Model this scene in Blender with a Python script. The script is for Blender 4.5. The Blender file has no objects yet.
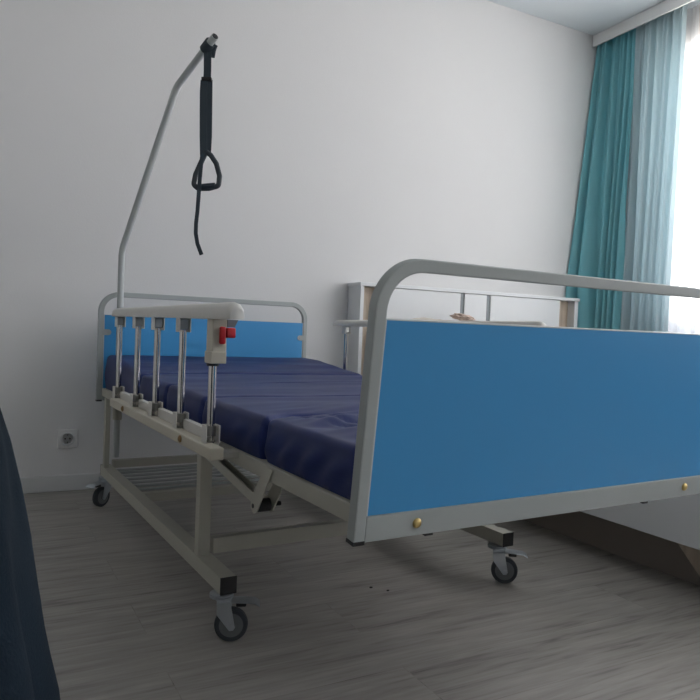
import bpy, bmesh, math, random
from mathutils import Vector, Matrix, noise
random.seed(4)
C = bpy.context.scene.collection
PI = math.pi
V = Vector

# ------------------------------------------------------------------ helpers
def link(name, bm, m, parent=None, rot=None, smooth=False, auto=35, kind=None):
    """link a bmesh given in world coordinates as ONE object, origin at its centre"""
    if rot is not None:
        bmesh.ops.transform(bm, matrix=rot, verts=bm.verts)
    bmesh.ops.recalc_face_normals(bm, faces=bm.faces)
    lo = V([min(v.co[i] for v in bm.verts) for i in range(3)])
    hi = V([max(v.co[i] for v in bm.verts) for i in range(3)])
    c = (lo + hi) / 2
    bmesh.ops.translate(bm, vec=-c, verts=bm.verts)
    me = bpy.data.meshes.new(name)
    bm.to_mesh(me); bm.free()
    o = bpy.data.objects.new(name, me)
    C.objects.link(o)
    if m is not None: me.materials.append(m)
    if smooth:
        for p in me.polygons: p.use_smooth = True
        me.set_sharp_from_angle(angle=math.radians(auto))
    o['wc'] = c[:]
    if parent is not None:
        o.parent = parent
        o.location = c - V(parent['wc'])
    else:
        o.location = c
    if kind: o['kind'] = kind
    return o

def thing(name, label, cat, loc=(0, 0, 0), group=None):
    o = bpy.data.objects.new(name, None); C.objects.link(o)
    o.location = loc; o['wc'] = loc; o['label'] = label; o['category'] = cat
    if group: o['group'] = group
    return o
def tag(o, label, cat, group=None):
    o['label'] = label; o['category'] = cat
    if group: o['group'] = group
    return o

def box(bm, x0, x1, y0, y1, z0, z1, bev=0.0, seg=2, mat=None):
    r = bmesh.ops.create_cube(bm, size=1)
    vs = r['verts']
    for v in vs:
        v.co = V((x0 if v.co.x < 0 else x1, y0 if v.co.y < 0 else y1, z0 if v.co.z < 0 else z1))
    if bev > 0:
        es = list({e for v in vs for e in v.link_edges})
        rb = bmesh.ops.bevel(bm, geom=es, offset=bev, segments=seg, affect='EDGES', profile=.5)
        vs = list({v for f in rb['faces'] for v in f.verts} | {v for v in vs if v.is_valid})
    if mat is not None:
        bmesh.ops.transform(bm, matrix=mat, verts=vs)
    return vs
def B(): return bmesh.new()
def bx(*a, **k):
    bm = B(); box(bm, *a, **k); return bm

def sweep(bm, pts, prof, ref, closed_profile=True, caps=True):
    """sweep a 2-D profile (a along side, b along ref) down a polyline"""
    pts = [V(p) for p in pts]; n = len(pts); rings = []
    for i, p in enumerate(pts):
        t = ((pts[min(i + 1, n - 1)] - p).normalized() + (p - pts[max(i - 1, 0)]).normalized())
        if t.length < 1e-6: t = V((0, 0, 1))
        t.normalize()
        rf = V(ref)
        side = t.cross(rf)
        if side.length < 1e-3: side = t.orthogonal()
        side.normalize(); up = side.cross(t).normalized()
        # mitre correction
        k = 1.0
        if 0 < i < n - 1:
            d = (pts[i + 1] - p).normalized().dot((p - pts[i - 1]).normalized())
            k = 1 / max(.5, math.sqrt((1 + d) / 2))
        rings.append([bm.verts.new(p + side * a * k + up * b) for a, b in prof])
    m = len(prof)
    for i in range(n - 1):
        for j in range(m):
            q = (j + 1) % m
            if not closed_profile and q == 0: continue
            bm.faces.new((rings[i][j], rings[i][q], rings[i + 1][q], rings[i + 1][j]))
    if caps and closed_profile:
        bm.faces.new(rings[0][::-1]); bm.faces.new(rings[-1])
    return rings
def circ(r, n=16, rb=None):
    rb = rb or r
    return [(r * math.cos(2 * PI * k / n), rb * math.sin(2 * PI * k / n)) for k in range(n)]
def rrect(w, h, r, n=3):
    o = []
    for cx, cy, a0 in ((w/2-r, h/2-r, 0), (-w/2+r, h/2-r, 90), (-w/2+r, -h/2+r, 180), (w/2-r, -h/2+r, 270)):
        for k in range(n + 1):
            a = math.radians(a0 + 90 * k / n)
            o.append((cx + r * math.cos(a), cy + r * math.sin(a)))
    return o
def tube(bm, p, q, r, n=14, rb=None):
    d = V(q) - V(p)
    ref = (0, 0, 1) if abs(d.normalized().z) < .9 else (0, 1, 0)
    sweep(bm, [p, q], circ(r, n, rb), ref)
def fillet(pts, r, n=8):
    """round the inner corners of a polyline"""
    pts = [V(p) for p in pts]; out = [pts[0]]
    for i in range(1, len(pts) - 1):
        a, b, c = pts[i - 1], pts[i], pts[i + 1]
        u = (a - b).normalized(); w = (c - b).normalized()
        ang = math.acos(max(-1, min(1, u.dot(w)))); t = r / math.tan(ang / 2)
        t = min(t, (a - b).length * .95, (c - b).length * .95); rr = t * math.tan(ang / 2)
        cen = b + (u + w).normalized() * (rr / math.sin(ang / 2))
        s = b + u * t; e = b + w * t
        vs = s - cen; ve = e - cen; tot = vs.angle(ve); ax = vs.cross(ve).normalized()
        for k in range(n + 1):
            out.append(cen + Matrix.Rotation(tot * k / n, 3, ax) @ vs)
    out.append(pts[-1]); return out
def lathe(bm, prof, n=32, mat=None):
    """prof: (r, z) list turned about Z"""
    rings = []; vs = []
    for r, z in prof:
        ring = [bm.verts.new((r * math.cos(2*PI*k/n), r * math.sin(2*PI*k/n), z)) for k in range(n)]
        rings.append(ring); vs += ring
    for i in range(len(rings) - 1):
        for k in range(n):
            q = (k + 1) % n
            bm.faces.new((rings[i][k], rings[i][q], rings[i+1][q], rings[i+1][k]))
    bm.faces.new(rings[0][::-1]); bm.faces.new(rings[-1])
    if mat is not None: bmesh.ops.transform(bm, matrix=mat, verts=vs)
    return vs
def prism(bm, poly, axis, a0, a1):
    """poly of 2-D points extruded along an axis"""
    def mk(p, a):
        if axis == 'x': return (a, p[0], p[1])
        if axis == 'y': return (p[0], a, p[1])
        return (p[0], p[1], a)
    r0 = [bm.verts.new(mk(p, a0)) for p in poly]; r1 = [bm.verts.new(mk(p, a1)) for p in poly]
    n = len(poly)
    for k in range(n):
        bm.faces.new((r0[k], r0[(k+1) % n], r1[(k+1) % n], r1[k]))
    bm.faces.new(r0[::-1]); bm.faces.new(r1)
    return r0 + r1

# ------------------------------------------------------------------ materials
def srgb(r, g, b):
    f = lambda c: (c/255/12.92) if c/255 <= .04045 else ((c/255 + .055)/1.055) ** 2.4
    return (f(r), f(g), f(b), 1)
def mat(name, col, rough=.5, metal=0, spec=.5, coat=0, bump=None, var=None, trans=0):
    m = bpy.data.materials.new(name); m.use_nodes = True
    nt = m.node_tree; N = nt.nodes; L = nt.links
    b = N['Principled BSDF']
    b.inputs['Base Color'].default_value = col
    b.inputs['Roughness'].default_value = rough
    b.inputs['Metallic'].default_value = metal
    b.inputs['Specular IOR Level'].default_value = spec
    b.inputs['Coat Weight'].default_value = coat
    tc = N.new('ShaderNodeTexCoord')
    if bump:
        sc, st, dist = bump
        n = N.new('ShaderNodeTexNoise'); n.inputs['Scale'].default_value = sc; n.inputs['Detail'].default_value = 4
        bp = N.new('ShaderNodeBump'); bp.inputs['Strength'].default_value = st; bp.inputs['Distance'].default_value = dist
        L.new(tc.outputs['Object'], n.inputs['Vector']); L.new(n.outputs['Fac'], bp.inputs['Height'])
        L.new(bp.outputs['Normal'], b.inputs['Normal'])
    if var:
        sc, amt = var
        n = N.new('ShaderNodeTexNoise'); n.inputs['Scale'].default_value = sc; n.inputs['Detail'].default_value = 3
        mx = N.new('ShaderNodeMix'); mx.data_type = 'RGBA'
        mx.inputs[6].default_value = tuple(c * (1 - amt) for c in col[:3]) + (1,)
        mx.inputs[7].default_value = tuple(min(1, c * (1 + amt)) for c in col[:3]) + (1,)
        L.new(tc.outputs['Object'], n.inputs['Vector']); L.new(n.outputs['Fac'], mx.inputs[0])
        L.new(mx.outputs[2], b.inputs['Base Color'])
    return m

def cloth_mat(name, col, transl=.3, transp=0.0, weave=900):
    m = bpy.data.materials.new(name); m.use_nodes = True
    nt = m.node_tree; N = nt.nodes; L = nt.links
    N.remove(N['Principled BSDF']); out = N['Material Output']
    d = N.new('ShaderNodeBsdfDiffuse'); d.inputs[0].default_value = col
    t = N.new('ShaderNodeBsdfTranslucent'); t.inputs[0].default_value = col
    mx = N.new('ShaderNodeMixShader'); mx.inputs[0].default_value = transl
    L.new(d.outputs[0], mx.inputs[1]); L.new(t.outputs[0], mx.inputs[2])
    last = mx
    if transp > 0:
        tr = N.new('ShaderNodeBsdfTransparent')
        m2 = N.new('ShaderNodeMixShader'); m2.inputs[0].default_value = transp
        L.new(mx.outputs[0], m2.inputs[1]); L.new(tr.outputs[0], m2.inputs[2]); last = m2
    L.new(last.outputs[0], out.inputs[0])
    return m

M = {}
M['wall'] = mat('wall_paper', (.75, .75, .748, 1), .9, bump=(160, .25, .002), var=(3, .015))
M['ceil'] = mat('ceiling_paint', (.74, .79, .82, 1), .55)
M['trim'] = mat('white_trim', (.66, .67, .67, 1), .45)
M['plastic_white'] = mat('white_plastic', (.75, .75, .73, 1), .35)
M['frame'] = mat('grey_powder_coat', srgb(166, 172, 171), .42, bump=(900, .12, .0004), var=(12, .03))
M['frame2'] = mat('greige_powder_coat', srgb(178, 176, 164), .45, bump=(900, .12, .0004), var=(12, .03))
M['blue'] = mat('blue_laminate', srgb(64, 150, 208), .32, var=(2.5, .02))
M['edge'] = mat('pale_edging', srgb(200, 205, 205), .4)
M['chrome'] = mat('chrome', (.62, .6, .58, 1), .12, 1, var=(6, .05))
M['steel'] = mat('zinc_steel', (.50, .54, .58, 1), .30, 1, bump=(60, .2, .001))
M['darksteel'] = mat('dull_steel', (.32, .32, .30, 1), .35, 1)
M['brass'] = mat('brass', (.62, .47, .2, 1), .3, 1)
M['bolt'] = mat('worn_bronze', (.3, .2, .1, 1), .4, 1)
M['black'] = mat('black_plastic', (.012, .012, .013, 1), .45)
M['rubber'] = mat('grey_rubber', (.035, .042, .05, 1), .6)
M['hub'] = mat('grey_hub', (.14, .15, .16, 1), .45)
M['beige'] = mat('beige_plastic', srgb(196, 190, 173), .4, var=(8, .03))
M['railwhite'] = mat('warm_white_plastic', srgb(212, 210, 204), .35, var=(8, .02))
M['red'] = mat('red_plastic', (.5, .012, .016, 1), .35)
M['strap'] = mat('black_webbing', (.034, .050, .064, 1), .75, bump=(700, .5, .001))
M['handle'] = mat('soft_black_plastic', (.038, .050, .060, 1), .6)
M['white_board'] = mat('white_laminate', (.72, .74, .75, 1), .35)
M['white_shell'] = mat('white_daybed_laminate', (.76, .78, .79, 1), .4)
M['pillow'] = mat('cream_cotton', (.62, .58, .52, 1), .9, bump=(60, .3, .003))
M['tan'] = mat('tan_cotton', srgb(205, 184, 172), .9, bump=(50, .4, .004), var=(20, .15))
M['bedding'] = mat('pale_grey_bedding', (.55, .55, .53, 1), .9, bump=(40, .3, .004))
M['plinth'] = mat('brown_plinth', srgb(138, 129, 121), .6)
M['shadowgap'] = mat('grey_gap_shade', srgb(128, 134, 138), .4)  # grey colour for the shade in the cabinet's panel gaps
M['teal'] = cloth_mat('teal_curtain_cloth', srgb(160, 220, 228), .5)
M['pale'] = cloth_mat('pale_blue_curtain_cloth', srgb(210, 224, 228), .55)
M['sheer'] = cloth_mat('white_voile', (.9, .88, .88, 1), .55, .5)

def wood_mat(name, c1, c2, ax='Z', scale=1.0):
    m = bpy.data.materials.new(name); m.use_nodes = True
    N = m.node_tree.nodes; L = m.node_tree.links; b = N['Principled BSDF']; b.inputs['Roughness'].default_value = .5
    tc = N.new('ShaderNodeTexCoord'); mp = N.new('ShaderNodeMapping')
    mp.inputs['Scale'].default_value = {'Z': (14, 14, 1.2), 'Y': (14, 1.2, 14), 'X': (1.2, 14, 14)}[ax]
    n = N.new('ShaderNodeTexNoise'); n.inputs['Scale'].default_value = 3 * scale; n.inputs['Detail'].default_value = 6; n.inputs['Distortion'].default_value = .4
    cr = N.new('ShaderNodeValToRGB'); cr.color_ramp.elements[0].position = .35; cr.color_ramp.elements[1].position = .68
    cr.color_ramp.elements[0].color = c1; cr.color_ramp.elements[1].color = c2
    L.new(tc.outputs['Object'], mp.inputs[0]); L.new(mp.outputs[0], n.inputs['Vector']); L.new(n.outputs['Fac'], cr.inputs[0]); L.new(cr.outputs[0], b.inputs['Base Color'])
    return m
M['oak'] = wood_mat('sonoma_oak', srgb(176, 160, 142), srgb(205, 190, 172))

def floor_mat():
    m = bpy.data.materials.new('grey_oak_laminate'); m.use_nodes = True
    N = m.node_tree.nodes; L = m.node_tree.links; b = N['Principled BSDF']
    tc = N.new('ShaderNodeTexCoord'); mp = N.new('ShaderNodeMapping')
    mp.inputs['Rotation'].default_value = (0, 0, math.radians(2.2))
    L.new(tc.outputs['Object'], mp.inputs[0])
    br = N.new('ShaderNodeTexBrick'); br.offset = .37; br.squash = 1
    br.inputs['Scale'].default_value = 1; br.inputs['Brick Width'].default_value = 1.29; br.inputs['Row Height'].default_value = .193
    br.inputs['Mortar Size'].default_value = .0012; br.inputs['Mortar Smooth'].default_value = .3; br.inputs['Bias'].default_value = 0
    br.inputs['Color1'].default_value = (.35, .35, .35, 1); br.inputs['Color2'].default_value = (.65, .65, .65, 1)
    br.inputs['Mortar'].default_value = (0, 0, 0, 1)
    L.new(mp.outputs[0], br.inputs['Vector'])
    # grain, streaks along the boards (X)
    def nz(sx, sy, sc, det, dist, off=None):
        q = N.new('ShaderNodeMapping'); q.inputs['Scale'].default_value = (sx, sy, 1)
        L.new(mp.outputs[0], q.inputs[0])
        add = N.new('ShaderNodeVectorMath'); add.operation = 'ADD'
        ml = N.new('ShaderNodeVectorMath'); ml.operation = 'SCALE'; ml.inputs['Scale'].default_value = 9
        L.new(br.outputs['Color'], ml.inputs[0]); L.new(q.outputs[0], add.inputs[0]); L.new(ml.outputs[0], add.inputs[1])
        n = N.new('ShaderNodeTexNoise'); n.inputs['Scale'].default_value = sc; n.inputs['Detail'].default_value = det
        n.inputs['Distortion'].default_value = dist; L.new(add.outputs[0], n.inputs['Vector']); return n
    g1 = nz(1.3, 13, 1.8, 9, .9); g2 = nz(3.0, 40, 2.4, 8, .5)
    m1 = N.new('ShaderNodeMath'); m1.operation = 'MULTIPLY_ADD'; m1.inputs[1].default_value = .55
    sep = N.new('ShaderNodeMath'); sep.operation = 'MULTIPLY'; sep.inputs[1].default_value = .45
    L.new(g2.outputs['Fac'], sep.inputs[0]); L.new(g1.outputs['Fac'], m1.inputs[0]); L.new(sep.outputs[0], m1.inputs[2])
    bw = N.new('ShaderNodeRGBToBW'); L.new(br.outputs['Color'], bw.inputs[0])
    m2 = N.new('ShaderNodeMath'); m2.operation = 'MULTIPLY_ADD'; m2.inputs[1].default_value = .12
    L.new(bw.outputs[0], m2.inputs[0]); L.new(m1.outputs[0], m2.inputs[2])
    cr = N.new('ShaderNodeValToRGB'); e = cr.color_ramp.elements
    e[0].position = .36; e[0].color = srgb(112, 108, 103); e[1].position = .72; e[1].color = srgb(172, 168, 162)
    k = e.new(.50); k.color = srgb(150, 146, 140)
    L.new(m2.outputs[0], cr.inputs[0])
    mx = N.new('ShaderNodeMix'); mx.data_type = 'RGBA'; mx.blend_type = 'MULTIPLY'
    L.new(br.outputs['Fac'], mx.inputs[0]); L.new(cr.outputs[0], mx.inputs[6]); mx.inputs[7].default_value = (.93, .92, .91, 1)
    L.new(mx.outputs[2], b.inputs['Base Color'])
    b.inputs['Roughness'].default_value = .42; b.inputs['Specular IOR Level'].default_value = .4
    bp = N.new('ShaderNodeBump'); bp.inputs['Strength'].default_value = .15; bp.inputs['Distance'].default_value = .001
    L.new(m1.outputs[0], bp.inputs['Height']); L.new(bp.outputs[0], b.inputs['Normal'])
    return m
M['floor'] = floor_mat()

def vinyl_mat():
    m = mat('navy_vinyl', srgb(26, 42, 96), .46, spec=.28, coat=.0, bump=(7, .25, .006))
    return m
M['navy'] = vinyl_mat()
def denim():
    m = mat('dark_navy_fabric', srgb(25, 36, 46), .95, spec=.15, bump=(350, .6, .002), var=(9, .35))
    return m
M['denim'] = denim()
M['socket'] = mat('socket_white', (.78, .78, .77, 1), .3)
def glass():
    m = bpy.data.materials.new('window_glass'); m.use_nodes = True
    N = m.node_tree.nodes; L = m.node_tree.links; N.remove(N['Principled BSDF'])
    t = N.new('ShaderNodeBsdfTransparent'); g = N.new('ShaderNodeBsdfGlossy'); g.inputs['Roughness'].default_value = .02
    mx = N.new('ShaderNodeMixShader'); mx.inputs[0].default_value = .06
    L.new(t.outputs[0], mx.inputs[1]); L.new(g.outputs[0], mx.inputs[2]); L.new(mx.outputs[0], N['Material Output'].inputs[0])
    return m
M['glass'] = glass()

# ------------------------------------------------------------------ room (local frame: x along head wall, y=0 the head wall, room at y<0)
RT = Matrix.Translation((0, 2.272, 0)) @ Matrix.Rotation(math.radians(-2.2), 4, 'Z')
def rl(p): return RT @ V(p)
def struct(name, bm, m, smooth=False, label=None, parent=None):
    o = link(name, bm, m, rot=RT, smooth=smooth, parent=parent)
    if parent is None: o['kind'] = 'structure'
    return o
XL, XR, YB, ZC = -2.3, 3.14, -5.4, 2.652
struct('floor', bx(XL-.1, XR+.1, YB-.1, .1, -.08, 0), M['floor'])
struct('ceiling', bx(XL-.1, XR+.1, YB-.1, .1, ZC, ZC+.1), M['ceil'])
struct('wall_head', bx(XL-.1, XR+.25, 0, .12, 0, ZC), M['wall'])
struct('wall_left', bx(XL-.12, XL, YB, 0, 0, ZC), M['wall'])
struct('wall_back', bx(XL-.1, XR+.25, YB-.12, YB, 0, ZC), M['wall'])
# window wall with an opening
WY0, WY1, WZ0, WZ1 = -4.30, -.43, .79, 2.42  # unseen far run of the opening lengthened to even out the daylight
bm = B()
box(bm, XR, XR+.25, WY1, 0, 0, ZC); box(bm, XR, XR+.25, YB, WY0, 0, ZC)
box(bm, XR, XR+.25, WY0, WY1, 0, WZ0); box(bm, XR, XR+.25, WY0, WY1, WZ1, ZC)
struct('wall_window', bm, M['wall'])
w = link('window_1', (lambda b: b)(bx(XR+.10, XR+.155, WY0, WY0+.06, WZ0, WZ1, bev=.004)), M['plastic_white'], rot=RT); w['kind'] = 'structure'
def wf(name, *a): return link(name, bx(*a, bev=.004), M['plastic_white'], rot=RT, parent=w)
wf('window_frame', XR+.10, XR+.155, WY1-.06, WY1, WZ0, WZ1)
wf('window_frame', XR+.10, XR+.155, WY0+.06, WY1-.06, WZ1-.06, WZ1)
wf('window_frame', XR+.10, XR+.155, WY0+.06, WY1-.06, WZ0, WZ0+.06)
MU = (-1.40, -2.36, -3.32)
for q in MU: wf('mullion', XR+.10, XR+.155, q-.04, q+.04, WZ0+.06, WZ1-.06)
for a, b_ in ((WY0+.06, MU[2]-.04), (MU[2]+.04, MU[1]-.04), (MU[1]+.04, MU[0]-.04), (MU[0]+.04, WY1-.06)):
    link('pane', bx(XR+.124, XR+.130, a, b_, WZ0+.06, WZ1-.06), M['glass'], rot=RT, parent=w)
link('window_sill', bx(XR-.06, XR+.10, WY0-.03, WY1+.03, WZ0-.03, WZ0, bev=.006), M['plastic_white'], rot=RT, parent=w)
def baseb(name, x0, x1, y0, y1):
    struct(name, bx(x0, x1, y0, y1, 0, .07, bev=.004), M['trim'])
baseb('baseboard_head', XL, XR, -.016, 0)
baseb('baseboard_left', XL, XL+.016, YB, -.016)
baseb('baseboard_window', XR-.016, XR, YB, -.016)
baseb('baseboard_back', XL+.016, XR-.016, YB, YB+.016)

# wall socket
s = thing('wall_socket', 'white square power socket low on the wall left of the bed', 'socket', rl((-.072, -.006, .185)))
link('socket_plate', bx(-.113, -.031, -.013, 0, .186, .266, bev=.003), M['socket'], s, rot=RT)
bm = B(); lathe(bm, [(.031, 0), (.031, .004), (.027, .006), (.024, .006), (.022, -.0005), (.001, -.0005)], 32, Matrix.Translation((-.072, -.013, .227)) @ Matrix.Rotation(PI/2, 4, 'X'))
link('socket_face', bm, M['trim'], s, rot=RT, smooth=True)
bm = B()
for dx in (-.0095, .0095):
    lathe(bm, [(.0034, 0), (.0034, .0012)], 12, Matrix.Translation((-.072+dx, -.0133, .227)) @ Matrix.Rotation(PI/2, 4, 'X'))
box(bm, -.0735, -.0705, -.0155, -.0135, .240, .247); box(bm, -.0735, -.0705, -.0155, -.0135, .207, .214)
link('pin_holes', bm, M['black'], s, rot=RT)

# pelmet under the ceiling
PA = math.radians(3.0)
PM = RT @ Matrix.Translation((2.951, -.002, 0)) @ Matrix.Rotation(-PA, 4, 'Z')
pm = thing('curtain_pelmet', 'white ceiling pelmet running above the curtains', 'pelmet', rl((2.93, -1.2, ZC-.072)))
link('fascia', bx(0, .012, -4.6, 0, ZC-.074, ZC-.0035, bev=.001), M['socket'], pm, rot=PM)
bm = bx(.012, .10, -4.58, -.006, ZC-.012, ZC-.0008)
link('track', bm, M['plastic_white'], pm, rot=PM)

# curtains (one folded sheet each, given thickness)
def curtain(name, label, ya, yb, z0, z1, m, folds, amp, xfun, edge=None, seed=0, nz=40, nyy=190, th=.0025, wob=.5):
    rnd = random.Random(seed)
    ph = [rnd.uniform(0, 6.28) for _ in range(6)]
    wv = [rnd.uniform(.7, 1.35) for _ in range(folds + 2)]
    bm = B(); g = []
    for i in range(nz + 1):
        t = i / nz; z = z1 + (z0 - z1) * t; row = []
        for j in range(nyy + 1):
            s = j / nyy
            a, b_ = (edge(t) if edge else (ya, yb))
            u = s * folds + .28 * wob * math.sin(2.1 * t + ph[0] + 5 * s) * t + .16 * wob * math.sin(5 * t + ph[1] + 9 * s) * t
            u += wob * (.20 * math.sin(2 * PI * s * 1.2 + ph[5]) + .05 * math.sin(2 * PI * s * 3.1 + ph[2]))
            k = int(max(0, min(folds, math.floor(u)))); A = amp * (.6 + .4 * wv[k]) * (.45 + .75 * t)
            # pleats tight at the header, broad folds lower down
            f = math.sin(2 * PI * u) + .35 * math.sin(4 * PI * u + ph[2]) * (1 - t)
            f2 = .5 * math.sin(2 * PI * u * 2.5 + ph[3]) * max(0, 1 - 2.5 * t)
            y = a + (b_ - a) * s + .012 * math.sin(2 * PI * u * 1 + 1.3) * (.3 + t)
            f = math.sin(2 * PI * u) + .38 * math.sin(4 * PI * u + ph[2] + 2 * t) + .18 * math.sin(6 * PI * u + ph[0])
            x = xfun(s, t) - A * f - amp * .5 * f2 + .012 * math.sin(3 * t + ph[4] + 3 * s) * t
            row.append(bm.verts.new((x, y, z)))
        g.append(row)
    for i in range(nz):
        for j in range(nyy):
            bm.faces.new((g[i][j], g[i][j+1], g[i+1][j+1], g[i+1][j]))
    o = link(name, bm, m, rot=RT, smooth=True, auto=180)
    sd = o.modifiers.new('thickness', 'SOLIDIFY'); sd.thickness = th; sd.offset = 0
    return o
def lerp(a, b, t): return a + (b - a) * t
def sm(t): t = max(0, min(1, t)); return t*t*(3-2*t)
tag(curtain('curtain', 'teal curtain gathered into folds beside the room corner', 0, 0, .03, ZC-.014, M['teal'], 5, .036,
        lambda s, t: 3.006 - .148 * (1 - s) ** 1.5 * min(1, 1.7 * t) - .03 * s * s * sm(t * 2),
        edge=lambda t: (-.010, -.296 + .0 * t), seed=3, wob=1.2), 'teal curtain gathered into folds beside the room corner', 'curtain')
tag(curtain('curtain', 'pale blue', 0, 0, .03, ZC-.014, M['pale'], 5, .036,
        lambda s, t: 3.012 - .012 * s,
        edge=lambda t: (-.300, -.622 + .02 * sm(t)), seed=8, wob=.8), 'pale grey-blue curtain between the teal curtain and the bright window', 'curtain')
tag(curtain('sheer_curtain', 'sheer', 0, 0, .03, ZC-.014, M['sheer'], 37, .014,
        lambda s, t: 3.095, edge=lambda t: (-.50, -4.45), seed=5, nyy=700, th=.0008), 'white translucent sheer curtain hanging across the bright window', 'curtain')

# ------------------------------------------------------------------ storage headboard + daybed (room frame)
sh = thing('storage_headboard', 'white headboard cabinet with oak-lined end niches standing against the wall behind the daybed', 'cabinet', rl((2.0, -.1, 0)))
X0, X1, YF, ZT = 1.274, 2.794, -.14, .985
link('side_panel', bx(X0, X0+.020, YF, -.004, 0, ZT-.018, bev=.001), M['white_board'], sh, rot=RT)
link('side_panel', bx(X1-.030, X1, YF, -.004, 0, ZT-.018, bev=.001), M['white_board'], sh, rot=RT)
link('top_board', bx(X0-.006, X1+.006, YF-.006, -.003, ZT-.018, ZT, bev=.002), M['white_board'], sh, rot=RT)
link('back_panel', bx(X0+.0205, X1-.0305, YF+.055, YF+.069, .0, ZT-.019), M['oak'], sh, rot=RT)
link('divider', bx(1.400, 1.418, YF+.004, YF+.0545, 0, ZT-.019), M['oak'], sh, rot=RT)
link('divider', bx(2.6425, 2.656, YF+.004, YF+.0545, 0, ZT-.019), M['oak'], sh, rot=RT)
for a, b_ in ((1.4185, 1.902), (1.9305, 2.084), (2.1125, 2.642)):
    link('front_panel', bx(a, b_, YF, YF+.018, .02, ZT-.020, bev=.0012), M['white_board'], sh, rot=RT)
for a, b_ in ((1.9025, 1.930), (2.0845, 2.112)):  # strips fill the gaps between front panels, their shade put in as grey
    link('gap_strip', bx(a, b_, YF+.006, YF+.018, .02, ZT-.020), M['shadowgap'], sh, rot=RT)
link('handle', bx(2.585, 2.625, YF-.012, YF, .790, .800, bev=.003), M['black'], sh, rot=RT)

db = thing('daybed', 'low white daybed frame on a dark recessed plinth behind the hospital bed', 'bed', rl((2.05, -1.2, 0)))
link('side_board', bx(1.425, 1.447, -2.26, -.212, .146, .40, bev=.002), M['white_shell'], db, rot=RT)
link('side_board', bx(2.60, 2.622, -2.26, -.212, .146, .40, bev=.002), M['white_shell'], db, rot=RT)
link('end_board', bx(1.447, 2.60, -2.26, -2.238, .146, .40, bev=.002), M['white_shell'], db, rot=RT)
link('platform', bx(1.4475, 2.5995, -2.2375, -.212, .147, .30), M['plinth'], db, rot=RT)
link('plinth', bx(1.538, 1.556, -1.88, -.22, 0, .1465), M['plinth'], db, rot=RT)
link('plinth', bx(2.50, 2.518, -1.88, -.22, 0, .1465), M['plinth'], db, rot=RT)
bm = B(); prism(bm, [(-1.79, .1465), (-1.94, .0), (-2.06, 0), (-2.06, .1465)], 'x', 1.50, 1.537)
link('leg', bm, M['oak'], db, rot=RT)
bm = B(); prism(bm, [(-1.79, .1465), (-1.94, .0), (-2.06, 0), (-2.06, .1465)], 'x', 2.519, 2.556)
link('leg', bm, M['oak'], db, rot=RT)
link('mattress', bx(1.455, 2.592, -2.22, -.215, .301, .52, bev=.03, seg=4), M['bedding'], db, rot=RT, smooth=True)

# pillow leaning on the headboard and a crumpled cloth on it
def blob(nx, ny, nz_, sup=2.6, seed=0, crumple=.0, fr=3, seg=5):
    bm = B(); bmesh.ops.create_icosphere(bm, subdivisions=seg, radius=1)
    for v in bm.verts:
        d = v.co.normalized(); f = (abs(d.x) ** sup + abs(d.y) ** 2 + abs(d.z) ** sup) ** (-1 / sup)
        q = d * f; n = noise.noise(d * fr + V((seed, 0, 0))) + .5 * noise.noise(d * fr * 2.3 + V((seed, 5, 0)))
        q = q * (1 + crumple * n)
        v.co = V((q.x * nx, q.y * ny, q.z * nz_))
    return bm
bm = blob(.26, .065, .150, 3.5, 2, .10)
bmesh.ops.transform(bm, matrix=Matrix.Translation((1.70, -.265, .665)) @ Matrix.Rotation(math.radians(-14), 4, 'X') @ Matrix.Rotation(math.radians(3), 4, 'Y'), verts=bm.verts)
tag(link('pillow', bm, M['pillow'], rot=RT, smooth=True, auto=180), 'cream pillow leaning against the white headboard cabinet, just above the blue footboard', 'pillow')
bm = blob(.062, .045, .017, 2.0, 9, .36, 2.2)
bmesh.ops.transform(bm, matrix=Matrix.Translation((1.825, -.27, .829)) @ Matrix.Rotation(math.radians(9), 4, 'Y'), verts=bm.verts)
tag(link('crumpled_cloth', bm, M['tan'], rot=RT, smooth=True, auto=180), 'crumpled tan cloth peeking over the footboard on top of the cream pillow', 'cloth')

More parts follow.
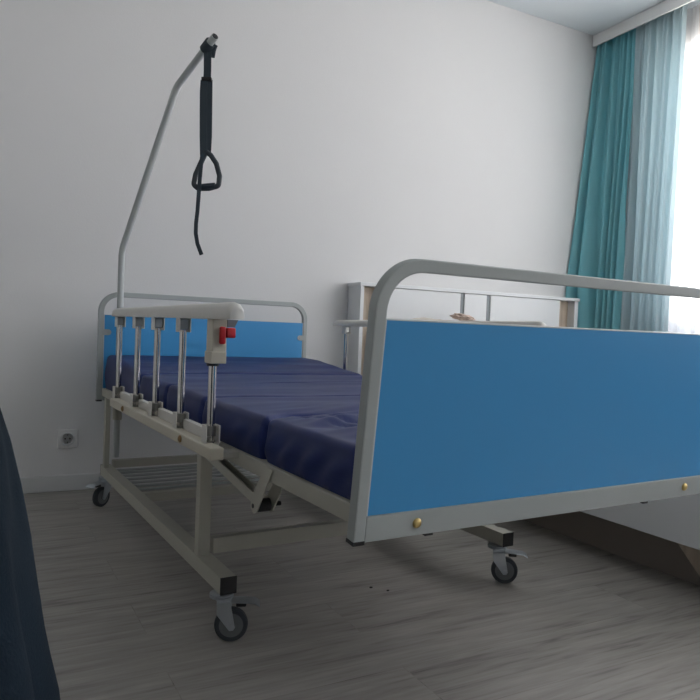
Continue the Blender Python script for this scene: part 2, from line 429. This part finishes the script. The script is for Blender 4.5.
# ------------------------------------------------------------------ hospital bed (world frame)
W, L = .95, 2.04
bed = thing('hospital_bed', 'grey steel adjustable hospital bed with blue end panels on casters', 'bed', (W/2, L/2, 0))
ZB, HB, HP, PW, HR = .418, .443, .3485, .0235, .0385
def endboard(name, T, clips_face=1):
    """end board in local coordinates: x 0..W, y=0 outer face, +y inward, z up; T places it"""
    R_ = .072; d = .022; t = .021
    path = fillet([(t/2, d/2, .0), (t/2, d/2, HB - t/2), (W - t/2, d/2, HB - t/2), (W - t/2, d/2, .0)], R_, 14)
    bm = B(); sweep(bm, path, rrect(t, d, .0025, 2), (0, 1, 0))
    fr = link(name, bm, M['frame'], bed, rot=T, smooth=True, auto=18)
    def sub(n, bm, m, smooth=False): return link(n, bm, m, fr, rot=T, smooth=smooth)
    sub('bottom_rail', bx(t + .0004, W - t - .0004, .0008, .022, -.0035, HR, bev=.0015), M['frame'])
    sub('panel', bx(PW, W - PW, .004, .020, HR + .0006, HP - .0018), M['blue'])
    bm = B(); box(bm, t + .0006, PW, .003, .021, HR + .0006, HP); box(bm, W - PW, W - t - .0006, .003, .021, HR + .0006, HP)
    box(bm, PW, W - PW, .0035, .0205, HP - .0018, HP)
    sub('panel_edging', bm, M['edge'])
    for x in (0, W - t):
        sub('foot_cap', bx(x - .0003, x + t + .0003, -.0003, d + .0003, -.007, -.0003, bev=.001), M['black'])
    for x in (.149, .709, ):
        sub('plug', bx(x - .008, x + .008, .003, .019, -.008, -.0036), M['black'])
    for x in (.1196, W - .1196):
        bm = B(); lathe(bm, [(.0085, 0), (.0085, .0012), (.007, .0035), (.004, .0052), (.001, .0056)], 20, Matrix.Translation((x, .0008, .018)) @ Matrix.Rotation(PI/2, 4, 'X'))
        sub('bolt', bm, M['brass'], True)
    for sx in (1, -1):      # clips that hold the panel, on the inner face
        xa = t*.5 if sx > 0 else W - t*.5
        bm = B(); z = HP - .072
        poly = [(xa, z - .012), (xa + sx * .028, z - .012)] + [(xa + sx * (.028 + .012 * math.sin(k * PI / 8)), z - .012 * math.cos(k * PI / 8)) for k in range(1, 8)] + [(xa + sx * .028, z + .012), (xa, z + .012)]
        prism(bm, poly, 'y', .0222, .0245)
        lathe(bm, [(.0035, 0), (.003, .002), (.001, .0025)], 10, Matrix.Translation((xa + sx * .027, .0245, z)) @ Matrix.Rotation(-PI/2, 4, 'X'))
        sub('panel_clip', bm, M['frame'])
    return fr
TF = Matrix.Translation((0, 0, ZB)) @ Matrix.Rotation(.1059, 4, 'X')
endboard('footboard', TF)
TH = Matrix.Translation((W, L + .02, ZB)) @ Matrix.Rotation(.0, 4, 'X') @ Matrix.Rotation(PI, 4, 'Z')
endboard('headboard', TH)

# upper frame
bm = B(); s_ = .034
for x in (.020, W - .020 - s_):
    box(bm, x, x + s_, .024, L - .003, .434, .466, bev=.002)
link('mattress_frame', bm, M['frame2'], bed)
for y in (.36, .78, 1.14, 1.40, 1.97):
    link('cross_tube', bx(.0545, W - .0545, y, y + .025, .436, .458, bev=.002), M['frame2'], bed)
for k in range(14):
    y = .07 + k * .137
    if any(abs(y + .015 - c - .0125) < .03 for c in (.36, .78, 1.14, 1.40, 1.97)): continue
    link('slat', bx(.0545, W - .0545, y, y + .03, .4585, .466), M['frame2'], bed)
# lower frame
xu, zu, tb = .0155, .158, .04
for x in (xu, W - xu - tb):
    link('base_rail', bx(x, x + tb, .606, 2.00, zu - tb, zu, bev=.0015), M['frame2'], bed)
    for y in (.6045, 2.0):
        link('end_cap', bx(x - .0003, x + tb + .0003, y, y + .0016, zu - tb - .0003, zu + .0003), M['black'], bed)
    xl = x if x < .5 else x + tb - .031
    link('leg', bx(xl, xl + .031, .770, .800, zu, .434, bev=.0015), M['frame2'], bed)
    xl = x if x < .5 else x + tb - .019
    link('leg', bx(xl, xl + .019, 1.930, 1.960, zu, .434, bev=.0015), M['frame2'], bed)
link('base_crossbar', bx(xu + tb + .0002, W - xu - tb - .0002, .772, .800, .160, .200, bev=.0015), M['frame2'], bed)
link('base_crossbar', bx(xu + tb + .0002, W - xu - tb - .0002, 1.955, 1.985, .150, .180, bev=.0015), M['frame2'], bed)
link('base_crossbar', bx(xu + tb + .0002, W - xu - tb - .0002, 1.485, 1.515, .122, .152, bev=.0015), M['frame2'], bed)
for k, y in enumerate((1.565, 1.625, 1.685, 1.745, 1.805, 1.865, 1.915)):
    bm = B(); tube(bm, (xu + tb + .0002, y, .148), (W - xu - tb - .0002, y, .148), .005, 10)
    link('shelf_rod', bm, M['frame'], bed, smooth=True)
# stub between base rail crossbar and caster etc.: knee linkage
for x0_, sg in ((.020, 1), (W - .020, -1)):
    bm = B(); xm = x0_ + sg * .0165
    prof = [(-.0105, -.012), (-.0105, .012), (-.008, .012), (-.008, -.0095), (.008, -.0095), (.008, .012), (.0105, .012), (.0105, -.012)]
    sweep(bm, [V((xm, .765, .420)), V((xm, .432, .376))], prof, (0, 0, 1))
    link('lift_arm', bm, M['frame2'], bed)
    for dx in (-.0035, .0335):
        xa = x0_ + sg * dx
        bm = B(); prism(bm, [(.340, .462), (.372, .466), (.444, .384), (.442, .364), (.428, .354), (.412, .360)], 'x', xa - .0014, xa + .0014)
        link('lift_plate', bm, M['frame2'], bed)
    bm = B(); tube(bm, (x0_ - sg * .006, .430, .370), (x0_ + sg * .058, .430, .370), .005, 10); tube(bm, (x0_, .430, .370), (x0_ + sg * .0315, .430, .370), .014, 16)
    link('pivot_bolt', bm, M['black'], bed, smooth=True)

# casters
def caster(x, y, ang, pang=None):
    """swivel at x, y; ang = heading of the trailing wheel (world, degrees)"""
    z = Matrix.Translation((x, y, 0)) @ Matrix.Rotation(math.radians(ang), 4, 'Z')
    H = .118; r = .0395; off = .024
    bm = B(); lathe(bm, [(.009, H-.013), (.024, H-.013), (.0285, H-.0115), (.0285, H-.0095), (.024, H-.008), (.024, H-.007), (.0285, H-.0055), (.0285, H-.0035), (.022, H-.001), (.012, H-.0005)], 24)
    # fork: bridge and two cheeks
    box(bm, -.012, .024, -.0165, .0165, H-.019, H-.0133, bev=.002)
    for sy in (-1, 1):
        poly = [(-.011, H-.014), (.022, H-.014), (.024, H-.036), (off+.009, r-.003), (off+.005, r-.009), (off-.004, r-.010), (off-.009, r-.004), (-.010, H-.050)]
        prism(bm, poly, 'y', sy * .0165 - (.001 if sy > 0 else -.001), sy * .0165 + (.001 if sy > 0 else -.001))
        lathe(bm, [(.006, 0), (.006, .003), (.002, .004)], 10, Matrix.Translation((off, sy * .0175, r)) @ Matrix.Rotation(-sy * PI/2, 4, 'X'))
    f = link('caster', bm, M['steel'], bed, rot=z, smooth=True)
    wm = Matrix.Translation((off, 0, r)) @ Matrix.Rotation(PI/2, 4, 'X')
    bm = B(); lathe(bm, [(.0285, -.010), (.0355, -.0105), (.0388, -.008), (.0395, -.003), (.0395, .003), (.0388, .008), (.0355, .0105), (.0285, .010)], 36, wm)
    link('tyre', bm, M['rubber'], f, rot=z, smooth=True)
    bm = B(); lathe(bm, [(.006, -.0135), (.010, -.013), (.011, -.0108), (.0265, -.0108), (.0283, -.0103), (.0283, .0103), (.0265, .0108), (.011, .0108), (.010, .013), (.006, .0135)], 36, wm)
    link('wheel_hub', bm, M['hub'], f, rot=z, smooth=True)
    # brake pedal: bent plate
    bm = B(); sweep(bm, [(-.006, 0, H-.0215), (.034, 0, H-.021), (.056, 0, H-.022), (.078, 0, H-.024), (.089, 0, H-.031)], rrect(.042, .0022, .001, 1), (0, 0, 1))
    link('brake_pedal', bm, M['steel'], f, rot=z, smooth=True)
    bm = B(); box(bm, .034, .058, -.009, .009, H-.036, H-.0245, bev=.003)
    link('brake_shoe', bm, M['black'], f, rot=z)
caster(xu + .013, .628, -22)
caster(W - xu - .030, .640, -38)
caster(xu + .016, 1.965, 215)
caster(W - xu - .02, 1.955, 150)

# lifting pole (part of the bed) with sleeve and thumb screw
bm = B()
pp = fillet([(.075, 2.0, .186), (.075, 2.0, 1.03), (.1652, 1.6095, 1.595), (.2206, 1.3693, 1.7075)], .09, 7)
sweep(bm, pp, circ(.0127, 18), (.94, .34, 0))
M['pole'] = mat('pale_grey_coat', srgb(186, 191, 190), .4)
pole = link('lifting_pole', bm, M['pole'], bed, smooth=True, auto=60)
e0 = V((.2206, 1.3693, 1.7075)); dv = (e0 - V((.1652, 1.6095, 1.595))).normalized()
bm = B(); sweep(bm, [e0 + dv * .0003, e0 + dv * .0022], circ(.0105, 18), (.94, .34, 0)); link('pole_plug', bm, M['black'], pole, smooth=True, auto=40)
bm = B(); lathe(bm, [(.0126, .340), (.0185, .340), (.0185, .4375), (.0126, .4375)], 20, Matrix.Translation((.075, 2.0, 0)))
link('pole_sleeve', bm, M['frame2'], pole, smooth=True)
bm = B(); tube(bm, (.0905, 1.985, .395), (.106, 1.970, .395), .004, 10); lathe(bm, [(.010, 0), (.010, .006), (.004, .008)], 8, Matrix.Translation((.108, 1.968, .395)) @ Matrix.Rotation(PI/2, 4, 'X'))
link('thumb_screw', bm, M['steel'], pole, smooth=True)

# side rails
def side_rail(side, y_posts, y_bar, y_base):
    """side -1: left of the bed, +1: right"""
    xc = -.045 if side < 0 else W + .045
    def X(a, b_):       # a,b outward offsets from xc
        return (xc - side * -a, xc - side * -b_) if False else tuple(sorted((xc + side * a, xc + side * b_)))
    # main: base beam
    x0, x1 = X(-.004, .026)
    rail = link('side_rail', bx(x0, x1, y_base[0], y_base[1], .464, .490, bev=.003), M['beige'], bed)
    x0, x1 = X(-.020, -.0045)
    link('mounting_plate', bx(x0, x1, y_base[0] + .075, y_base[1] + .02, .452, .512, bev=.001), M['railwhite'], rail)
    for y in (y_base[0] + .09, y_base[1] - .09):
        x0, x1 = X(-.066, -.0205)
        link('mounting_bracket', bx(x0, x1, y - .02, y + .02, .4535, .4655), M['frame2'], rail)
    ys = sorted(y_posts)
    for i, y in enumerate(ys):
        top = .7295 if i else .670
        bm = B(); tube(bm, (xc, y, .486), (xc, y, top), .0085, 20, .0105)
        link('post', bm, M['chrome'], rail, smooth=True)
        # lower U bracket: plates either side of the post and a back
        bm = B()
        box(bm, *X(-.0145, .0145), y + .0120, y + .0145, .4905, .528); 
        box(bm, *X(.0135, .0160), y - .017, y + .0118, .4905, .528)
        box(bm, *X(-.0160, -.0135), y - .017, y + .0118, .4905, .528)
        link('post_bracket', bm, M['railwhite'], rail)
        bm = B(); lathe(bm, [(.0115, .4905), (.0115, .494), (.009, .496)], 16, Matrix.Translation((xc, y, 0)))
        lathe(bm, [(.0095, .504), (.0115, .504), (.0115, .526), (.0095, .526)], 16, Matrix.Translation((xc, y, 0)))
        link('post_socket', bm, M['darksteel'], rail, smooth=True)
        if i:
            bm = B()
            box(bm, *X(.0120, .0145), y - .016, y + .0135, .724, .7575)
            box(bm, *X(-.0145, -.0120), y - .016, y + .0135, .724, .7575)
            box(bm, *X(-.0118, .0118), y + .0112, y + .0135, .740, .7575)
            link('top_bracket', bm, M['railwhite'], rail)
            bm = B(); box(bm, *X(-.0105, .0105), y - .0105, y + .0105, .730, .7565, bev=.002)
            link('post_cap', bm, M['darksteel'], rail)
    # bolts on the base beam
    for y in (y_base[0] + .205, y_base[1] - .19):
        bm = B(); lathe(bm, [(.0085, 0), (.0085, .003), (.004, .006), (.001, .0065)], 16, Matrix.Translation((xc + side * .026, y, .478)) @ Matrix.Rotation(side * PI/2, 4, 'Y'))
        link('rail_bolt', bm, M['bolt'], rail, smooth=True)
    # hand rail: rounded top, domed ends
    prof = [(-.019, .758), (.019, .758), (.020, .768), (.018, .783), (.012, .792), (0, .796), (-.012, .792), (-.018, .783), (-.020, .768)]
    bm = B(); rings = []
    a, b_ = y_bar; n = 8
    secs = [(a + .022 * (1 - math.cos(k * PI/2 / n)), .55 + .45 * math.sin(k * PI/2 / n)) for k in range(n + 1)] + [(b_ - .022 * (1 - math.cos(k * PI/2 / n)), .55 + .45 * math.sin(k * PI/2 / n)) for k in range(n, -1, -1)]
    for y, s in secs:
        hh_ = s * (.92 - .20 * (y - a) / (b_ - a))
        rings.append([bm.verts.new((xc + .9 * px * (s*.4+.6), y, .758 + (pz - .758) * hh_)) for px, pz in prof])
    for i in range(len(rings) - 1):
        for j in range(len(prof)):
            q = (j + 1) % len(prof); bm.faces.new((rings[i][j], rings[i][q], rings[i+1][q], rings[i+1][j]))
    bm.faces.new(rings[0]); bm.faces.new(rings[-1][::-1])
    link('hand_rail', bm, M['railwhite'], rail, smooth=True, auto=50)
    # latch housing round the front post
    y = ys[0]
    bm = B(); box(bm, *X(-.022, .010), y - .022, y + .018, .6865, .7575, bev=.002)
    box(bm, *X(-.022, .0125), y - .024, y + .020, .662, .688, bev=.002)
    link('latch_housing', bm, M['beige'], rail)
    bm = B(); x0, x1 = X(-.0165, -.046)
    poly = [(xc - side * .0225, .757), (xc - side * .046, .757), (xc - side * .038, .741), (xc - side * .0225, .741)]
    if side > 0: poly = poly[::-1]
    prism(bm, poly, 'y', y - .024, y + .006)
    link('latch_hook', bm, M['hub'], rail)
    bm = B(); box(bm, *X(-.017, -.003), y - .032, y - .0225, .704, .742, bev=.004, seg=3)
    box(bm, *X(-.038, -.0175), y - .034, y - .010, .718, .740, bev=.003)
    link('release_lever', bm, M['red'], rail, smooth=True)
    bm = B(); tube(bm, (xc, y, .6615), (xc, y, .656), .0135, 16)
    link('collar', bm, M['black'], rail, smooth=True)
side_rail(-1, (.536, .755, .984, 1.198, 1.441), (.402, 1.500), (.460, 1.440))
side_rail(1, (.72, .98, 1.24, 1.50, 1.745), (.578, 1.842), (.630, 1.745))

# ------------------------------------------------------------------ mattress
def mattress():
    x0, x1, y0, y1, z0 = .030, .920, .050, 2.010, .4665
    seams = (.442, .80, 1.16, 1.47)
    nx, ny = 80, 330
    def crease(x, y):
        c = 0
        for i, s in enumerate(seams):
            yy = s + (-.022 + .065 * sm((x - .03) / .10) - .02 * sm((x - .13) / .2) if i == 0 else .018 * math.sin(x * 5 + i * 2))
            d = abs(y - yy)
            c += (.028 if i == 0 else .018) * math.exp(-(d / .0075) ** 2) + (.003 if i == 0 else .0025) * math.exp(-(d / .03) ** 2)
        return c
    def top(x, y):
        z = .5565 + .006 * sm((y - .6) / .5) + .008 * sm((y - 1.1) / .6) + .034 * sm((y - 1.45) / .5)
        z -= crease(x, y)
        for a0, k0, x_0 in ((.435, .34, .07), (.385, .60, .09), (.33, .75, .10), (.25, .80, .11)):   # pulled creases fanning out from the seam
            g_ = a0 - k0 * (x - x_0) + .01 * math.sin(22 * x)
            z -= .0075 * sm((x - x_0) / .07) * math.exp(-((y - g_) / .011) ** 2)
        # long folds across the foot section, softer further up
        w = math.exp(-((y - .30) / .20) ** 2) * sm(min(x - x0, x1 - x) / .14)
        we = .25 + .75 * sm(min(x - x0, x1 - x) / .10)
        z += .0085 * w * math.sin(40 * (y - .22 * x) + 3 * noise.noise(V((x * 3, y * 4, 0))))
        z += .0028 * w * math.sin(120 * (y - .38 * x) + 2 * noise.noise(V((x * 5, y * 4, 2))))
        z += .0022 * we * math.sin(34 * (y + .02 * x) + 3 * noise.noise(V((x * 2.5, y * 3, 4))))
        z += we * .0018 * noise.noise(V((x * 3, y * 9, 7))) + we * .0010 * noise.noise(V((x * 8, y * 26, 1)))
        return z
    bm = B(); rows = []
    r = .016; sec = []      # cross-section parameter across x, bottom-left up and over to bottom-right
    for k in range(9): sec.append(('l', k / 8))
    for k in range(1, 7): sec.append(('lc', k / 6))
    for k in range(1, nx): sec.append(('t', k / nx))
    for k in range(0, 6): sec.append(('rc', 1 - k / 6))
    for k in range(8, -1, -1): sec.append(('r', k / 8))
    for j in range(ny + 1):
        t = j / ny; y = y0 + (y1 - y0) * t
        e = min(y - y0, y1 - y); er = .02
        drop = er - math.sqrt(max(0, er * er - (er - min(e, er)) ** 2)) if e < er else 0
        bul = crease(0, y)
        row = []
        for kind, k in sec:
            if kind in ('l', 'lc', 'r', 'rc'):
                left = kind in ('l', 'lc'); xe = x0 if left else x1; sg = 1 if left else -1
                zt = top(xe, y) - drop
                inn = bul * .9
                if kind in ('l', 'r'):
                    z = z0 + (zt - r - z0) * k; dx = -.006 * math.sin(PI * k) + inn
                    dx += .0035 * noise.noise(V((y * 9 + k * 2.2, k * 1.5, 3 if left else 9))) * math.sin(PI * min(1, k + .1))
                    dx += .0040 * math.sin((y * 70 + k * 6)) * math.sin(PI * k) * math.exp(-((y - .25) / .25) ** 2)
                else:
                    a = k * PI / 2; z = zt - r + r * math.sin(a); dx = r * (1 - math.cos(a)) + inn * (1 - k)
                x = xe + sg * dx
            else:
                x = x0 + r + (x1 - x0 - 2 * r) * k; z = top(x, y) - drop
            row.append(bm.verts.new((x, y, max(z, z0))))
        rows.append(row)
    n = len(sec)
    for j in range(ny):
        for i in range(n - 1):
            bm.faces.new((rows[j][i], rows[j][i+1], rows[j+1][i+1], rows[j+1][i]))
        bm.faces.new((rows[j][n-1], rows[j][0], rows[j+1][0], rows[j+1][n-1]))
    bm.faces.new(rows[0]); bm.faces.new(rows[-1][::-1])
    return bm
tag(link('mattress', mattress(), M['navy'], smooth=True, auto=70), 'navy blue vinyl sectioned mattress lying on the hospital bed frame', 'mattress')

# ------------------------------------------------------------------ trapeze strap with handle (hangs from the pole)
rv = V((.859, -.512, 0)).normalized(); nv = V((.512, .859, 0)).normalized(); k_ = .00338
att = e0 - dv * .048
def sp(du, dz, n=0.0): return att + rv * (du * k_) + V((0, 0, -dz * k_)) + nv * n
ts = thing('trapeze_strap', 'black webbing strap with triangular pull handle hanging from the lifting pole', 'strap', att)
# loop round the pole
bm = B()
per = dv.cross(rv).normalized(); per2 = dv.cross(per).normalized()
ringp = []
for k in range(25):
    a = 2 * PI * k / 24
    ringp.append(att + per * (.0165 * math.cos(a)) + per2 * (.0165 * math.sin(a)))
wb = dv * .020
vv = []
for q in ringp[:-1]:
    o_ = (q - att).normalized() * .0022
    vv.append([bm.verts.new(q - wb), bm.verts.new(q + wb), bm.verts.new(q + wb + o_), bm.verts.new(q - wb + o_)])
for k in range(24):
    A, D_ = vv[k], vv[(k + 1) % 24]
    for i in range(4): bm.faces.new((A[i], A[(i+1) % 4], D_[(i+1) % 4], D_[i]))
link('pole_loop', bm, M['strap'], ts, smooth=True, auto=50)
bm = B(); c0 = att + rv * .020 - V((0, 0, .010))
sweep(bm, [c0 + dv * .012 + V((0,0,.008)), c0, c0 - dv * .006 - V((0, 0, .016)), att + V((0, 0, -.028))], rrect(.018, .004, .001, 1), (nv.x, nv.y, 0))
link('loop_tail', bm, M['strap'], ts)
def ribbon(name, pts, w, th=.003, m=None, ref=None):
    bm = B(); sweep(bm, pts, rrect(w, th, .0008, 1), ref or (nv.x, nv.y, 0)); return link(name, bm, m or M['strap'], ts, smooth=True, auto=40)
ribbon('upper_strap', [sp(.0, 3.5), sp(.3, 14), sp(.5, 24), sp(.5, 33)], .0255)
link_b = B(); box(link_b, -.017, .017, -.007, .007, -.006, .006, bev=.0015, mat=Matrix.Translation(sp(.0, 33)) @ Matrix.Rotation(math.atan2(rv.y, rv.x), 4, 'Z'))
link('buckle', link_b, M['black'], ts)
ribbon('webbing', [sp(-2.4, 34), sp(-2.8, 45), sp(-2.5, 60), sp(-1.6, 90), sp(-.6, 109)], .0245, ref=(nv.x, nv.y, 0))
ribbon('webbing', [sp(2.6, 33, .006), sp(3.2, 60, .006), sp(3.9, 90, .006), sp(3.6, 107, .004)], .020)
# handle: rounded triangle, grip at the bottom
hp = [sp(1.8, 105.5), sp(-3, 116.5), sp(-8, 128.5), sp(-9.7, 139), sp(-5, 142.5), sp(6, 142), sp(15.6, 139), sp(16.2, 129), sp(12.6, 117), sp(6.6, 108.5), sp(2.2, 105.7)]
hh = fillet(hp, .012, 3)
bm = B(); sweep(bm, hh, rrect(.017, .014, .005, 2), (nv.x, nv.y, 0)); link('handle_frame', bm, M['handle'], ts, smooth=True, auto=50)
bm = B(); tube(bm, sp(-6, 141.6), sp(12, 139.2), .0112, 16); link('grip', bm, M['strap'], ts, smooth=True)
ribbon('strap_tail', [sp(-1.0, 108, -.012), sp(-1.8, 118, -.013), sp(-2.6, 132, -.014), sp(-3.5, 150, -.012), sp(-4.3, 166, -.010), sp(-5.6, 178, -.006), sp(-5.8, 188, -.002), sp(-4.0, 198, .001), sp(-1.6, 204, .002), sp(.4, 209, .004)], .0135, .0035)

# ------------------------------------------------------------------ dark fabric at the left edge
def draped():
    bm = B(); n = 220; cen = V((-.80, -.10, 0)); rings = []
    prof = [(0.004, .800), (.10, .795), (.18, .782), (.232, .762), (.262, .735), (.275, .70), (.294, .665), (.309, .61), (.320, .56), (.332, .50), (.346, .43), (.361, .34), (.365, .25), (.380, .16), (.395, .08), (.405, .004)]
    for r, z in prof:
        row = []
        for k in range(n):
            a = 2 * PI * k / n; f = sm((.76 - z) / .5)
            d = .020 * f * math.sin(11 * a + 1.2 * math.sin(3 * z * 2)) + .007 * f * math.sin(17 * a + 2 + 4 * z) + .008 * noise.noise(V((math.cos(a) * 2, math.sin(a) * 2, z * 4)))
            rr = max(.003, r + d - .008 * f)
            row.append(bm.verts.new(cen + V((rr * math.cos(a), rr * math.sin(a), z))))
        rings.append(row)
    for i in range(len(rings) - 1):
        for k in range(n):
            q = (k + 1) % n; bm.faces.new((rings[i][k], rings[i][q], rings[i+1][q], rings[i+1][k]))
    bm.faces.new(rings[0])
    o = link('draped_cloth', bm, M['denim'], smooth=True, auto=180)
    return o
tag(draped(), 'dark navy cloth hanging in folds down to the floor at the left edge', 'cloth')

# specks on the floor
for (x, y, r) in ((.533, .758, .004), (.565, .718, .0035)):
    bm = blob(r * 1.4, r, r * .5, 2, x * 10, .3, 2, 2)
    bmesh.ops.translate(bm, vec=V((x, y, r * .5)), verts=bm.verts)
    o = link('crumb', bm, M['black'], smooth=True)
    tag(o, 'tiny dark crumb on the floor under the bed, ' + ('farther and left of the two' if y > .74 else 'nearer and right of the two'), 'crumb', 'crumbs on the floor')

for o in bpy.data.objects:
    if 'wc' in o: del o['wc']

# ------------------------------------------------------------------ light
wd = bpy.data.worlds.new('daylight'); bpy.context.scene.world = wd; wd.use_nodes = True
N = wd.node_tree.nodes; Lk = wd.node_tree.links
bg = N['Background']
tc = N.new('ShaderNodeTexCoord'); sx = N.new('ShaderNodeSeparateXYZ'); mr = N.new('ShaderNodeMapRange')
mr.inputs['From Min'].default_value = -.25; mr.inputs['From Max'].default_value = .35
cr = N.new('ShaderNodeValToRGB'); e = cr.color_ramp.elements
e[0].position = .2; e[0].color = (1.0, .97, .93, 1); e[1].position = .8; e[1].color = (.34, .38, .44, 1)
Lk.new(tc.outputs['Generated'], sx.inputs[0]); Lk.new(sx.outputs['Z'], mr.inputs['Value']); Lk.new(mr.outputs[0], cr.inputs[0]); Lk.new(cr.outputs[0], bg.inputs[0])
bg.inputs[1].default_value = 10.0
# the view is brightest straight out of the window, dimmer along the facade
dt = N.new('ShaderNodeVectorMath'); dt.operation = 'DOT_PRODUCT'; dt.inputs[1].default_value = tuple(RT.to_3x3() @ V((0, -1, 0)))
m2 = N.new('ShaderNodeMapRange'); m2.inputs['From Min'].default_value = .15; m2.inputs['From Max'].default_value = .85
m2.inputs['To Min'].default_value = 1.0; m2.inputs['To Max'].default_value = .12
vm = N.new('ShaderNodeVectorMath'); vm.operation = 'SCALE'
Lk.new(tc.outputs['Generated'], dt.inputs[0]); Lk.new(dt.outputs['Value'], m2.inputs['Value'])
Lk.new(cr.outputs[0], vm.inputs[0]); Lk.new(m2.outputs[0], vm.inputs['Scale']); Lk.new(vm.outputs[0], bg.inputs[0])
# portal in the window opening guides the daylight sampling
la = bpy.data.lights.new('window_portal', 'AREA'); la.shape = 'RECTANGLE'; la.size = WY1 - WY0; la.size_y = WZ1 - WZ0
la.cycles.is_portal = True
lo = bpy.data.objects.new('window_portal', la); C.objects.link(lo)
lo.matrix_world = RT @ Matrix.Translation((XR + .24, (WY0 + WY1)/2, (WZ0 + WZ1)/2)) @ Matrix.Rotation(PI/2, 4, 'Z') @ Matrix.Rotation(PI/2, 4, 'X')
# make the portal look along -x of the room
zdir = (lo.matrix_world.to_3x3() @ V((0, 0, -1)))
if zdir.dot(RT.to_3x3() @ V((-1, 0, 0))) < 0:
    lo.matrix_world = lo.matrix_world @ Matrix.Rotation(PI, 4, 'Y')

# ------------------------------------------------------------------ camera
cx, cy, cz, yaw, pit, rol, f = -.555625, -.902775, .748423, .536023, -.0309847, .0392816, 692.422
fw = V((math.sin(yaw)*math.cos(pit), math.cos(yaw)*math.cos(pit), math.sin(pit)))
r0 = V((math.cos(yaw), -math.sin(yaw), 0)); u0 = r0.cross(fw)
r = r0*math.cos(rol) + u0*math.sin(rol); u = -r0*math.sin(rol) + u0*math.cos(rol)
cd = bpy.data.cameras.new('camera'); co = bpy.data.objects.new('camera', cd); C.objects.link(co)
m3 = Matrix((r, u, -fw)).transposed(); co.matrix_world = Matrix.Translation((cx, cy, cz)) @ m3.to_4x4()
cd.sensor_width = 36; cd.lens = 36 * f / 700; cd.clip_start = .02
sc = bpy.context.scene; sc.camera = co
sc.view_settings.view_transform = 'Standard'; sc.view_settings.look = 'None'; sc.view_settings.gamma = 1; sc.view_settings.use_curve_mapping = False
sc.view_settings.exposure = 0.98
